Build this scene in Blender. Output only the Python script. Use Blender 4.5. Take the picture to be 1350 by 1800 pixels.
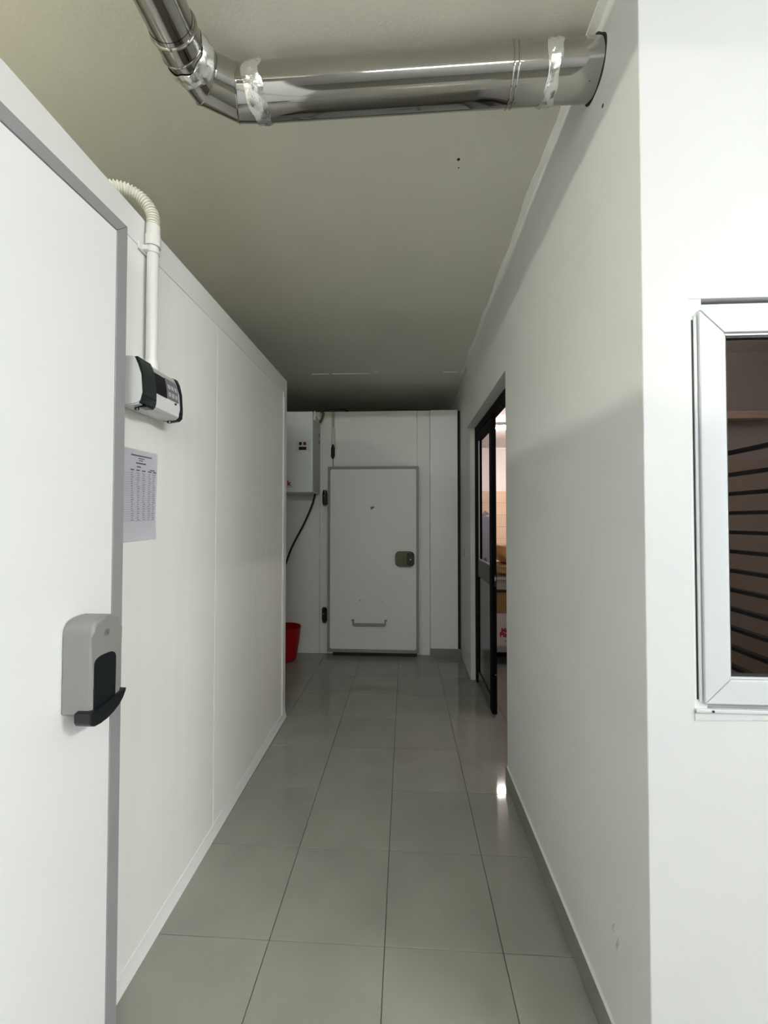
import bpy, bmesh, math, random
from mathutils import Vector, Matrix

for o in list(bpy.data.objects):
    bpy.data.objects.remove(o, do_unlink=True)
S = bpy.context.scene
COL = S.collection
random.seed(4)
PI = math.pi
EYE = 1.488

# ------------------------------------------------------------------ camera
def make_camera():
    yaw, pitch, roll, f = 0.0528927565, 0.0213545429, 0.000894562618, 711.675
    cy, sy, cp, sp = math.cos(yaw), math.sin(yaw), math.cos(pitch), math.sin(pitch)
    fw = Vector((-sy*cp, cy*cp, sp)); rt = Vector((cy, sy, 0)); up = rt.cross(fw)
    cr, sr = math.cos(roll), math.sin(roll)
    r2 = cr*rt + sr*up; u2 = -sr*rt + cr*up
    cd = bpy.data.cameras.new('camera')
    cd.sensor_fit = 'VERTICAL'; cd.sensor_height = 36.0; cd.sensor_width = 27.0
    cd.lens = f/1800.0*36.0
    cd.clip_start = 0.02; cd.clip_end = 100
    co = bpy.data.objects.new('camera', cd); COL.objects.link(co)
    m = Matrix((r2, u2, -fw)).transposed().to_4x4(); m.translation = Vector((0, 0, EYE))
    co.matrix_world = m
    S.camera = co
make_camera()

# ------------------------------------------------------------------ world and exposure
w = bpy.data.worlds.new('world'); S.world = w; w.use_nodes = True
w.node_tree.nodes['Background'].inputs[0].default_value = (0.6, 0.7, 0.8, 1)
w.node_tree.nodes['Background'].inputs[1].default_value = 0.02
S.view_settings.view_transform = 'Standard'
try: S.view_settings.look = 'None'
except Exception: pass
S.view_settings.exposure = 0.02
S.view_settings.gamma = 1.0
S.view_settings.use_curve_mapping = False
# lamp strengths (emission of the tubes)
LAMP_LEFT, LAMP_HALL, LAMP_HALL_REAR, LAMP_KITCHEN = 285.0, 430.0, 250.0, 300.0

# ------------------------------------------------------------------ materials
def nodes(name):
    m = bpy.data.materials.new(name); m.use_nodes = True
    nt = m.node_tree
    return m, nt, nt.nodes['Principled BSDF']

def mat(name, col, rough=0.5, metal=0.0, spec=0.5, noise=0.0, nscale=20.0, bump=0.0, bscale=80.0,
        stretch=(1, 1, 1), aniso=None, coat=0.0):
    m, nt, b = nodes(name)
    b.inputs['Base Color'].default_value = (*col, 1)
    b.inputs['Roughness'].default_value = rough
    b.inputs['Metallic'].default_value = metal
    b.inputs['Specular IOR Level'].default_value = spec
    if coat: b.inputs['Coat Weight'].default_value = coat; b.inputs['Coat Roughness'].default_value = 0.08
    if noise or bump:
        tc = nt.nodes.new('ShaderNodeTexCoord'); mp = nt.nodes.new('ShaderNodeMapping')
        mp.inputs['Scale'].default_value = stretch
        nt.links.new(tc.outputs['Object'], mp.inputs['Vector'])
    if noise:
        n = nt.nodes.new('ShaderNodeTexNoise'); n.inputs['Scale'].default_value = nscale
        n.inputs['Detail'].default_value = 5
        nt.links.new(mp.outputs[0], n.inputs['Vector'])
        r = nt.nodes.new('ShaderNodeMapRange')
        r.inputs['From Min'].default_value = 0.3; r.inputs['From Max'].default_value = 0.7
        r.inputs['To Min'].default_value = 1-noise; r.inputs['To Max'].default_value = 1+noise
        nt.links.new(n.outputs['Fac'], r.inputs['Value'])
        mx = nt.nodes.new('ShaderNodeVectorMath'); mx.operation = 'SCALE'
        mx.inputs[0].default_value = col
        nt.links.new(r.outputs[0], mx.inputs['Scale'])
        nt.links.new(mx.outputs[0], b.inputs['Base Color'])
    if bump:
        n2 = nt.nodes.new('ShaderNodeTexNoise'); n2.inputs['Scale'].default_value = bscale
        n2.inputs['Detail'].default_value = 4
        nt.links.new(mp.outputs[0], n2.inputs['Vector'])
        bp = nt.nodes.new('ShaderNodeBump'); bp.inputs['Strength'].default_value = bump
        bp.inputs['Distance'].default_value = 0.004
        nt.links.new(n2.outputs['Fac'], bp.inputs['Height'])
        nt.links.new(bp.outputs[0], b.inputs['Normal'])
    return m

def emit(name, col, strength):
    m, nt, b = nodes(name)
    b.inputs['Base Color'].default_value = (0.8, 0.8, 0.8, 1)
    b.inputs['Emission Color'].default_value = (*col, 1)
    b.inputs['Emission Strength'].default_value = strength
    return m

def glass(name, tint, refl=1.0, rough=0.02, ior=1.2):
    m = bpy.data.materials.new(name); m.use_nodes = True; nt = m.node_tree
    for n in list(nt.nodes): nt.nodes.remove(n)
    out = nt.nodes.new('ShaderNodeOutputMaterial'); mx = nt.nodes.new('ShaderNodeMixShader')
    tr = nt.nodes.new('ShaderNodeBsdfTransparent'); gl = nt.nodes.new('ShaderNodeBsdfGlossy')
    fr = nt.nodes.new('ShaderNodeFresnel'); fr.inputs['IOR'].default_value = ior
    tr.inputs['Color'].default_value = (*tint, 1); gl.inputs['Roughness'].default_value = rough
    gl.inputs['Color'].default_value = (refl, refl, refl, 1)
    ge = nt.nodes.new('ShaderNodeNewGeometry'); inv = nt.nodes.new('ShaderNodeMath'); inv.operation = 'SUBTRACT'
    inv.inputs[0].default_value = 1.0; nt.links.new(ge.outputs['Backfacing'], inv.inputs[1])
    mu = nt.nodes.new('ShaderNodeMath'); mu.operation = 'MULTIPLY'   # only the outer faces reflect
    nt.links.new(fr.outputs[0], mu.inputs[0]); nt.links.new(inv.outputs[0], mu.inputs[1])
    nt.links.new(mu.outputs[0], mx.inputs[0]); nt.links.new(tr.outputs[0], mx.inputs[1])
    nt.links.new(gl.outputs[0], mx.inputs[2]); nt.links.new(mx.outputs[0], out.inputs['Surface'])
    return m

def panel_mat(name, col, streak):
    """White coated sheet steel with faint vertical grime streaks."""
    m, nt, b = nodes(name)
    b.inputs['Roughness'].default_value = 0.42
    b.inputs['Specular IOR Level'].default_value = 0.4
    tc = nt.nodes.new('ShaderNodeTexCoord'); mp = nt.nodes.new('ShaderNodeMapping')
    mp.inputs['Scale'].default_value = (9, 9, 0.5)
    nt.links.new(tc.outputs['Object'], mp.inputs['Vector'])
    n = nt.nodes.new('ShaderNodeTexNoise'); n.inputs['Scale'].default_value = 2.2; n.inputs['Detail'].default_value = 6
    nt.links.new(mp.outputs[0], n.inputs['Vector'])
    cr = nt.nodes.new('ShaderNodeValToRGB')
    cr.color_ramp.elements[0].position = 0.35; cr.color_ramp.elements[1].position = 0.68
    cr.color_ramp.elements[0].color = (*col, 1); cr.color_ramp.elements[1].color = (*streak, 1)
    nt.links.new(n.outputs['Fac'], cr.inputs[0]); nt.links.new(cr.outputs[0], b.inputs['Base Color'])
    n2 = nt.nodes.new('ShaderNodeTexNoise'); n2.inputs['Scale'].default_value = 3
    mp2 = nt.nodes.new('ShaderNodeMapping'); mp2.inputs['Scale'].default_value = (1, 1, 0.4)
    nt.links.new(tc.outputs['Object'], mp2.inputs['Vector']); nt.links.new(mp2.outputs[0], n2.inputs['Vector'])
    bp = nt.nodes.new('ShaderNodeBump'); bp.inputs['Strength'].default_value = 0.05; bp.inputs['Distance'].default_value = 0.01
    nt.links.new(n2.outputs['Fac'], bp.inputs['Height']); nt.links.new(bp.outputs[0], b.inputs['Normal'])
    return m

def tile_mat(name, col, col2, rough, per_object=0.05):
    m, nt, b = nodes(name)
    b.inputs['Roughness'].default_value = rough
    tc = nt.nodes.new('ShaderNodeTexCoord')
    n = nt.nodes.new('ShaderNodeTexNoise'); n.inputs['Scale'].default_value = 5; n.inputs['Detail'].default_value = 6
    geo = nt.nodes.new('ShaderNodeNewGeometry')
    nt.links.new(geo.outputs['Position'], n.inputs['Vector'])
    cr = nt.nodes.new('ShaderNodeValToRGB')
    cr.color_ramp.elements[0].position = 0.3; cr.color_ramp.elements[1].position = 0.72
    cr.color_ramp.elements[0].color = (*col, 1); cr.color_ramp.elements[1].color = (*col2, 1)
    nt.links.new(n.outputs['Fac'], cr.inputs[0])
    oi = nt.nodes.new('ShaderNodeObjectInfo')
    r = nt.nodes.new('ShaderNodeMapRange'); r.inputs['To Min'].default_value = 1-per_object; r.inputs['To Max'].default_value = 1+per_object
    nt.links.new(oi.outputs['Random'], r.inputs['Value'])
    mx = nt.nodes.new('ShaderNodeVectorMath'); mx.operation = 'SCALE'
    nt.links.new(cr.outputs[0], mx.inputs[0]); nt.links.new(r.outputs[0], mx.inputs['Scale'])
    nt.links.new(mx.outputs[0], b.inputs['Base Color'])
    return m

M = {}
M['paint'] = mat('wall_paint', (0.755, 0.77, 0.75), 0.55, noise=0.025, nscale=2.5, bump=0.10, bscale=60)
M['paint_toned_down'] = mat('wall_paint_toned_down', (0.62, 0.63, 0.635), 0.55, noise=0.015, nscale=3, bump=0.08, bscale=60)  # corridor paint again, darkened to hold back the strong light on this wall
M['ceiling'] = mat('ceiling_paint', (0.80, 0.785, 0.70), 0.8, noise=0.04, nscale=1.2, bump=0.14, bscale=110)
M['plaster'] = mat('white_plaster', (0.80, 0.80, 0.77), 0.8, bump=0.3, bscale=120)
M['panel'] = panel_mat('cold_room_panel', (0.90, 0.90, 0.87), (0.88, 0.875, 0.83))
M['panel_back'] = panel_mat('cold_room_panel_back', (0.86, 0.87, 0.85), (0.85, 0.86, 0.83))
M['trim'] = mat('white_trim_metal', (0.82, 0.82, 0.80), 0.35)
M['cove'] = mat('white_cove', (0.86, 0.86, 0.84), 0.35)
M['door_white'] = mat('door_white', (0.88, 0.885, 0.89), 0.38, noise=0.01, nscale=2, bump=0.04, bscale=10)
M['grey_edge'] = mat('grey_edge', (0.30, 0.30, 0.305), 0.45)
M['grout'] = mat('grout', (0.10, 0.10, 0.085), 0.9)
M['tile'] = tile_mat('floor_tile', (0.275, 0.272, 0.236), (0.308, 0.303, 0.264), 0.055)
M['skirting'] = mat('skirting_tile', (0.24, 0.24, 0.21), 0.35)
M['walltile'] = tile_mat('wall_tile', (0.66, 0.46, 0.32), (0.72, 0.52, 0.37), 0.25)
M['walltile_grout'] = mat('wall_tile_grout', (0.40, 0.28, 0.20), 0.9)
M['steel'] = mat('polished_steel', (0.43, 0.42, 0.40), 0.07, metal=1.0, bump=0.03, bscale=6)
M['foil'] = mat('foil_tape', (0.84, 0.84, 0.83), 0.22, metal=0.92, bump=1.0, bscale=38)
M['black'] = mat('black_aluminium', (0.004, 0.004, 0.0045), 0.65, spec=0.05)
M['black_panel'] = mat('dark_panel', (0.035, 0.037, 0.035), 0.16, spec=0.3)
M['dark_rail'] = mat('dark_rail', (0.012, 0.012, 0.012), 0.5, spec=0.12)
M['rail_grey'] = mat('door_rail_grey', (0.07, 0.07, 0.068), 0.4, spec=0.2)
M['rubber'] = mat('black_rubber', (0.01, 0.01, 0.01), 0.6)
M['cavity'] = mat('cavity_shade', (0.03, 0.028, 0.025), 0.95)  # near-black colour giving holes and gaps their shade
M['pvc'] = mat('white_pvc', (0.80, 0.80, 0.76), 0.35)
M['upvc'] = mat('white_upvc', (0.58, 0.605, 0.63), 0.22, spec=0.6)
M['grey_plastic'] = mat('grey_plastic', (0.25, 0.25, 0.235), 0.42, bump=0.08, bscale=200)
M['grey_light'] = mat('light_grey_plastic', (0.42, 0.43, 0.43), 0.4)
M['keypad'] = mat('keypad_grey', (0.16, 0.16, 0.17), 0.4)
M['black_plastic'] = mat('black_plastic', (0.006, 0.008, 0.010), 0.3)
M['smoke'] = mat('smoked_plastic', (0.012, 0.020, 0.020), 0.12, coat=0.5)
M['lens'] = mat('display_black', (0.004, 0.004, 0.006), 0.3)
M['box_white'] = mat('box_white_plastic', (0.74, 0.75, 0.74), 0.35)
M['unit_white'] = mat('unit_white_enamel', (0.82, 0.86, 0.87), 0.22)
M['paper'] = mat('paper', (0.92, 0.92, 0.97), 0.8, bump=0.2, bscale=15)
M['ink'] = mat('ink', (0.30, 0.30, 0.40), 0.8)
M['ink_dark'] = mat('ink_dark', (0.10, 0.10, 0.14), 0.8)
M['red_plastic'] = mat('red_plastic', (0.34, 0.002, 0.005), 0.45, spec=0.3)
M['red_ink'] = mat('red_print', (0.35, 0.006, 0.02), 0.5)
M['red_switch'] = mat('red_switch', (0.16, 0.01, 0.008), 0.4)
M['bronze'] = mat('olive_metal', (0.10, 0.095, 0.06), 0.38, metal=0.6)
M['beige'] = mat('beige_pvc', (0.42, 0.40, 0.30), 0.5)
M['brass'] = mat('dull_brass', (0.28, 0.22, 0.08), 0.4, metal=0.7)
M['sack'] = mat('tan_paper_sack', (0.52, 0.27, 0.09), 0.75, noise=0.12, nscale=9, bump=0.6, bscale=16)
M['sack_dark'] = mat('brown_paper_sack', (0.40, 0.23, 0.08), 0.7, noise=0.15, nscale=9, bump=0.6, bscale=16)
M['carton'] = mat('brown_cardboard', (0.32, 0.17, 0.07), 0.8, noise=0.06, nscale=6)
M['carton_white'] = mat('white_cardboard', (0.66, 0.58, 0.58), 0.7)
M['stainless'] = mat('brushed_stainless', (0.55, 0.52, 0.49), 0.3, metal=0.9)
M['apron'] = mat('table_apron', (0.40, 0.37, 0.33), 0.45)
M['shelf'] = mat('table_shelf', (0.36, 0.30, 0.30), 0.45)
M['film'] = mat('white_plastic_film', (0.70, 0.72, 0.82), 0.3, bump=0.7, bscale=14)
M['wood'] = mat('pale_wood', (0.62, 0.48, 0.38), 0.6, noise=0.1, nscale=4, stretch=(1, 12, 12))
M['kitchen_paint'] = mat('kitchen_paint', (0.80, 0.72, 0.70), 0.7)
M['paint_shaded'] = mat('kitchen_paint_shaded', (0.42, 0.38, 0.36), 0.8)  # kitchen paint darkened, the dim room's shade put into the colour
M['glass_door'] = glass('tinted_glass', (0.60, 0.60, 0.64), ior=1.10)
M['glass_window'] = glass('window_glass', (0.84, 0.82, 0.80), ior=1.14)
M['tube_left'] = emit('tube_light_warm', (1.0, 0.97, 0.80), LAMP_LEFT)
M['tube_hall'] = emit('tube_light_hall', (0.98, 1.0, 1.0), LAMP_HALL)
M['tube_rear'] = emit('tube_light_rear', (0.98, 1.0, 1.0), LAMP_HALL_REAR)
M['tube_kitchen'] = emit('tube_light_kitchen', (1.0, 0.90, 0.86), LAMP_KITCHEN)
M['tube_near'] = emit('tube_light_kitchen_near', (1.0, 0.90, 0.86), 78.0)
M['tube_axis'] = emit('tube_light_axis', (0.98, 1.0, 1.0), 330.0)
M['lamp_body'] = mat('lamp_body', (0.8, 0.8, 0.8), 0.4)

# ------------------------------------------------------------------ mesh helpers
def new(): return bmesh.new()

def add_box(bm, x0, x1, y0, y1, z0, z1, bev=0.0, seg=2):
    vs = [bm.verts.new(p) for p in ((x0,y0,z0),(x1,y0,z0),(x1,y1,z0),(x0,y1,z0),(x0,y0,z1),(x1,y0,z1),(x1,y1,z1),(x0,y1,z1))]
    return _hull(bm, vs, bev, seg)

def _hull(bm, vs, bev, seg):
    fs = [bm.faces.new([vs[i] for i in q]) for q in ((3,2,1,0),(4,5,6,7),(0,1,5,4),(1,2,6,5),(2,3,7,6),(3,0,4,7))]
    if bev:
        es = list({e for f in fs for e in f.edges})
        bmesh.ops.bevel(bm, geom=es, offset=bev, segments=seg, affect='EDGES', profile=0.5)
    return fs

def add_hexa(bm, pts, bev=0.0, seg=2):
    """8 corners: bottom ring then top ring."""
    return _hull(bm, [bm.verts.new(p) for p in pts], bev, seg)

def ring_at(c, a, b, r, n):
    return [c + (a*math.cos(2*PI*i/n) + b*math.sin(2*PI*i/n))*r for i in range(n)]

def add_tube(bm, pts, r, n=12, cap=True):
    pts = [Vector(p) for p in pts]
    rs = r if isinstance(r, (list, tuple)) else [r]*len(pts)
    t0 = (pts[1]-pts[0]).normalized()
    a = t0.orthogonal().normalized()
    rings = []
    for i, p in enumerate(pts):
        if i == 0: t = t0
        elif i == len(pts)-1: t = (pts[i]-pts[i-1]).normalized()
        else:
            u = (pts[i]-pts[i-1]); v = (pts[i+1]-pts[i])
            t = ((u.normalized() if u.length else v.normalized()) + (v.normalized() if v.length else u.normalized())).normalized()
        a = (a - t*a.dot(t)).normalized(); b = t.cross(a)
        rings.append([bm.verts.new(q) for q in ring_at(p, a, b, rs[i], n)])
    for r0, r1 in zip(rings, rings[1:]):
        for i in range(n):
            bm.faces.new((r0[i], r0[(i+1) % n], r1[(i+1) % n], r1[i]))
    if cap:
        bm.faces.new(list(reversed(rings[0]))); bm.faces.new(rings[-1])

def add_lathe(bm, prof, c, n=40):
    rings = [[bm.verts.new((c[0]+r*math.cos(2*PI*i/n), c[1]+r*math.sin(2*PI*i/n), c[2]+z)) for i in range(n)] for r, z in prof]
    for r0, r1 in zip(rings, rings[1:]):
        for i in range(n):
            bm.faces.new((r0[i], r0[(i+1) % n], r1[(i+1) % n], r1[i]))
    return rings

def add_prism(bm, outline, axis, a0, a1, bev_front=0.0, seg=3):
    """Extrude a 2D outline (list of pairs) along axis from a0 to a1; bev_front rounds the a1 rim."""
    def P(u, v, a):
        return {'x': (a, u, v), 'y': (u, a, v), 'z': (u, v, a)}[axis]
    A = [bm.verts.new(P(u, v, a0)) for u, v in outline]
    B = [bm.verts.new(P(u, v, a1)) for u, v in outline]
    n = len(outline)
    f0 = bm.faces.new(list(reversed(A))); f1 = bm.faces.new(B)
    for i in range(n):
        bm.faces.new((A[i], A[(i+1) % n], B[(i+1) % n], B[i]))
    if bev_front:
        bmesh.ops.bevel(bm, geom=list(f1.edges), offset=bev_front, segments=seg, affect='EDGES', profile=0.5)

def world_loc(o):
    v = Vector((0, 0, 0))
    while o is not None:
        v += o.location; o = o.parent
    return v

def obj(name, bm, m, parent=None, smooth=35, loc=None):
    """Links the bmesh as ONE mesh object. Geometry is given in world coordinates."""
    bmesh.ops.recalc_face_normals(bm, faces=bm.faces[:])
    me = bpy.data.meshes.new(name)
    off = Vector(loc) if loc is not None else Vector((0, 0, 0))
    base = (world_loc(parent) if parent is not None else Vector((0, 0, 0)))
    bmesh.ops.translate(bm, verts=bm.verts[:], vec=-(base if loc is None else off))
    bm.to_mesh(me); bm.free()
    me.materials.append(m)
    if smooth:
        for p in me.polygons: p.use_smooth = True
        me.set_sharp_from_angle(angle=math.radians(smooth))
    o = bpy.data.objects.new(name, me); COL.objects.link(o)
    if smooth:   # keeps large flat faces flat beside their rounded edges
        wn = o.modifiers.new('weighted_normal', 'WEIGHTED_NORMAL'); wn.keep_sharp = True; wn.weight = 50
    if parent is not None: o.parent = parent
    if loc is not None: o.location = off - base
    return o

def boxobj(name, b, m, parent=None, bev=0.0, seg=2, loc=None):
    bm = new(); add_box(bm, *b, bev=bev, seg=seg)
    return obj(name, bm, m, parent, loc=loc)

def thing(name, label, cat, loc, group=None):
    o = bpy.data.objects.new(name, None); COL.objects.link(o)
    o.empty_display_size = 0.05
    o.location = loc; o['label'] = label; o['category'] = cat
    if group: o['group'] = group
    return o

def tag(o, label, cat, group=None):
    o['label'] = label; o['category'] = cat
    if group: o['group'] = group
    return o

def struct(o, label, cat='wall'):
    o['kind'] = 'structure'; o['label'] = label; o['category'] = cat
    return o

def structbox(name, boxes, m, label, cat='wall', bev=0.0):
    bm = new()
    for b in boxes: add_box(bm, *b, bev=bev)
    return struct(obj(name, bm, m, smooth=35), label, cat)

def copy_of(src, parent, delta, name=None):
    c = src.copy(); COL.objects.link(c); c.parent = parent
    c.location = src.location + Vector(delta)
    return c

def text(name, body, size, m, parent, loc, rot, extrude=0.0006, bold=0.0):
    cu = bpy.data.curves.new(name, 'FONT'); cu.body = body; cu.size = size
    cu.extrude = extrude; cu.offset = bold
    cu.materials.append(m)
    tmp = bpy.data.objects.new(name + '_curve', cu)
    me = bpy.data.meshes.new_from_object(tmp); me.name = name
    bpy.data.objects.remove(tmp, do_unlink=True)
    if not me.materials: me.materials.append(m)
    o = bpy.data.objects.new(name, me); COL.objects.link(o)
    o.parent = parent; o.location = Vector(loc) - world_loc(parent); o.rotation_euler = rot
    return o

# ------------------------------------------------------------------ the setting
X_R, X_RF = 0.580, 0.612          # right corridor wall: near length and length beyond the doorway
Y_F, Y_B = 1.015, 4.53            # wall with the window / front of the far cold room
Z_C, Z_K = 2.985, 3.14            # corridor and kitchen ceilings
KX = 4.3                          # far right of the building
T = 0.41; TX0, TY0 = -0.4833, 1.0354

fl = structbox('floor', [(-3.4, KX, -3.4, 9.4, -0.12, -0.0045)], M['grout'],
               'grey olive polished tile floor of the corridor', 'floor')
# tiles, each its own piece (they share one mesh)
bm = new(); add_box(bm, 0, T-0.0026, 0, T-0.0026, -0.012, 0.0, bev=0.0008, seg=1)
t0 = obj('floor_tile', bm, M['tile'], fl, smooth=0)
spots = []
for i in range(-4, 8):
    for j in range(-5, 21):
        x, y = TX0+i*T, TY0+j*T
        if y < 4.7 and i < 3: ok = y > -1.2
        elif i >= 3 and y < 4.7: ok = (i < 7 and y > -0.7)
        else: ok = (3 <= i < 7)
        if ok: spots.append((x, y))
for k, (x, y) in enumerate(spots):
    o = t0 if k == 0 else copy_of(t0, fl, (0, 0, 0))
    o.location = (x+0.0013, y+0.0013, random.uniform(-0.0003, 0.0))

bm = new()
add_box(bm, -3.5, 0.72, -3.5, 9.5, Z_C, Z_C+0.3)
add_box(bm, 0.72, KX+0.1, -3.5, 1.155, Z_C, Z_C+0.3)
ce = struct(obj('ceiling', bm, M['ceiling']), 'rough plastered off white ceiling above the corridor', 'ceiling')
for (x, y, r) in ((0.22, 1.66, 0.0065), (0.226, 1.70, 0.003)):
    bm = new(); add_tube(bm, [(x, y, Z_C-0.0012), (x, y, Z_C+0.002)], r, 8)
    obj('drill_hole', bm, M['cavity'], ce)
bm = new()
for x0, x1, dy in ((-0.95, -0.78, .0), (-0.74, -0.36, .004), (-0.31, -0.26, -.03), (0.38, 0.52, .01)):
    add_hexa(bm, [(x0, 4.06+dy, Z_C-0.006), (x1, 4.065+dy, Z_C-0.006), (x1, 4.078+dy, Z_C-0.006), (x0, 4.075+dy, Z_C-0.006),
                  (x0, 4.05+dy, Z_C+0.002), (x1, 4.055+dy, Z_C+0.002), (x1, 4.085+dy, Z_C+0.002), (x0, 4.082+dy, Z_C+0.002)])
obj('plaster_ridge', bm, M['plaster'], ce)
structbox('ceiling_kitchen', [(0.72, KX+0.1, 1.155, 9.5, Z_K, Z_K+0.3)], M['kitchen_paint'],
          'pinkish white ceiling of the lit kitchen beyond the doorway', 'ceiling')

# right corridor wall with the doorway
wr = structbox('wall_right', [(X_R, 0.72, Y_F+0.0012, 2.37, 0, Z_C), (X_R, 0.72, 2.37, 3.86, 2.365, Z_C), (X_RF, 0.72, 3.86, 9.4, 0, Z_C)],
               M['paint'], 'long off white painted wall of the corridor with a doorway')
# dark ring painting the shade in the ragged gap around the flue
bm = new()
n = 40
out_, in_ = [], []
for i in range(n):
    a = 2*PI*i/n
    r = 0.077 + 0.002*math.sin(5*a) + (0.030*max(0, math.cos(a-1.45))**6)
    out_.append(bm.verts.new((X_R-0.0015, 1.245+r*math.cos(a), 2.868+r*math.sin(a))))
    in_.append(bm.verts.new((X_R-0.0015, 1.245+0.066*math.cos(a), 2.868+0.066*math.sin(a))))
for i in range(n):
    bm.faces.new((out_[i], out_[(i+1) % n], in_[(i+1) % n], in_[i]))
ex = bmesh.ops.extrude_face_region(bm, geom=bm.faces[:])
bmesh.ops.translate(bm, verts=[v for v in ex['geom'] if isinstance(v, bmesh.types.BMVert)], vec=(0.004, 0, 0))
obj('flue_hole_shade', bm, M['cavity'], wr, smooth=0)
bm = new(); add_tube(bm, [(X_R-0.001, 1.197, 2.708), (X_R+0.002, 1.197, 2.708)], 0.005, 8)
obj('drill_hole', bm, M['cavity'], wr)
bm = new()
for (y, z, dy, dz) in ((1.162, .333, .004, .020), (1.185, .355, .003, .012)):
    add_tube(bm, [(X_R-0.0004, y+dy*math.sin(k), z+dz*(k/3-1)) for k in range(7)], [0.001, .003, .004, .005, .004, .003, .001], 6)
obj('scuff_mark', bm, mat('scuff', (0.48, 0.47, 0.43), 0.8), wr)
bm = new()
add_box(bm, X_RF-0.004, X_RF+0.002, 4.235, 4.262, 1.12, 1.20, bev=0.001)
obj('cable_clip', bm, M['grey_light'], wr)
# ragged plaster strip along the top of the wall
bm = new()
ys = [1.155 + 0.06*k for k in range(50)]
prev = None
for y in ys:
    wv = 0.022 + 0.005*math.sin(y*11) + random.uniform(-0.003, 0.003)
    wv *= 1.0 if y < 2.2 else 0.75
    ring = [bm.verts.new(p) for p in ((X_R+0.002, y, Z_C+0.002), (X_R-wv, y, Z_C+0.002), (X_R-wv+0.002, y, Z_C-0.003), (X_R-0.003, y, Z_C-0.012), (X_R+0.002, y, Z_C-0.016))]
    if prev:
        for a in range(5): bm.faces.new((prev[a], prev[(a+1) % 5], ring[(a+1) % 5], ring[a]))
    prev = ring
struct(obj('trim_1', bm, M['plaster']), 'uneven white plaster strip where corridor wall meets the ceiling', 'trim')

bm = new(); add_box(bm, X_R-0.011, X_R, 1.02, 2.372, 0.0, 0.092, bev=0.003)
bmr = struct(obj('baseboard_right', bm, M['skirting']), 'grey tile skirting along the corridor wall before the doorway', 'baseboard')
boxobj('caulk_line', (X_R-0.009, X_R+0.001, 1.03, 2.36, 0.092, 0.098), M['plaster'], bmr, bev=0.002)

# wall with the window
WX0, WX1, WZ0, WZ1 = 0.690, 1.56, 1.030, 2.030
wf = structbox('wall_front', [(X_R+0.0012, WX0, Y_F, 1.155, 0, Z_C), (WX1, KX, Y_F, 1.155, 0, Z_C),
                         (WX0, WX1, Y_F, 1.155, 0, WZ0), (WX0, WX1, Y_F, 1.155, WZ1, Z_C)],
               M['paint_toned_down'], 'bright white painted wall around the white framed window')
bm = new()
for k in range(7):
    x = 0.69+k*0.125
    add_hexa(bm, [(x, Y_F-0.002, 1.014+random.uniform(-.004, .003)), (x+.127, Y_F-0.002, 1.014+random.uniform(-.004, .003)), (x+.127, Y_F+.004, 1.012), (x, Y_F+.004, 1.012),
                  (x, Y_F-0.003, 1.031), (x+.127, Y_F-0.003, 1.031), (x+.127, Y_F+.006, 1.033), (x, Y_F+.006, 1.033)])
obj('plaster_patch', bm, M['paint_toned_down'], wf)

# building shell out of view
structbox('wall_rear', [(-3.5, KX+0.1, -3.5, -3.4, 0, Z_C)], mat('rear_wall_toned_dark', (0.30, 0.30, 0.29), 0.6), 'grey rear wall of the hall behind the viewer')  # unseen wall, greyed to give the steel pipe darker reflections
structbox('wall_left_outer', [(-3.5, -3.4, -3.4, 9.4, 0, Z_C)], M['paint'], 'outer building wall behind the cold rooms')
structbox('wall_right_outer', [(KX, KX+0.1, -3.4, 9.4, 0, Z_K)], M['paint_toned_down'], 'outer building wall on the window side')

# kitchen end wall with tiles
we = structbox('wall_kitchen_end', [(0.72, KX, 9.27, 9.4, 0, Z_K)], M['kitchen_paint'], 'kitchen end wall, pink white above peach tiles')
boxobj('tile_bed', (0.72, KX, 9.264, 9.272, 0, 2.15), M['walltile_grout'], we)
TH, TW = 0.268, 0.40
bm = new(); add_box(bm, 0, TW-0.004, 9.255, 9.268, 0, TH-0.005, bev=0.0015, seg=1)
wt0 = obj('wall_tile', bm, M['walltile'], we, smooth=0)
k = 0
for a in range(9):
    for b in range(8):
        o = wt0 if k == 0 else copy_of(wt0, we, (0, 0, 0))
        o.location = (0.725+a*TW, 0, 0.018+b*TH); k += 1
boxobj('cornice', (0.72, KX, 9.235, 9.272, Z_K-0.05, Z_K), M['kitchen_paint'], we, bev=0.008)

# partition seen through the window
wp = structbox('wall_partition', [(2.55, KX, 4.12, 4.24, 0, Z_K)], M['paint_shaded'], 'dim partition wall in the room behind the window')
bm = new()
TB = mat('wall_tile_shaded', (0.40, 0.33, 0.27), 0.4)  # peach tiles in shade, with the shade put into the colour
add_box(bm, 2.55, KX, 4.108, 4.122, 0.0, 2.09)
obj('tiled_dado', bm, TB, wp)

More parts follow.
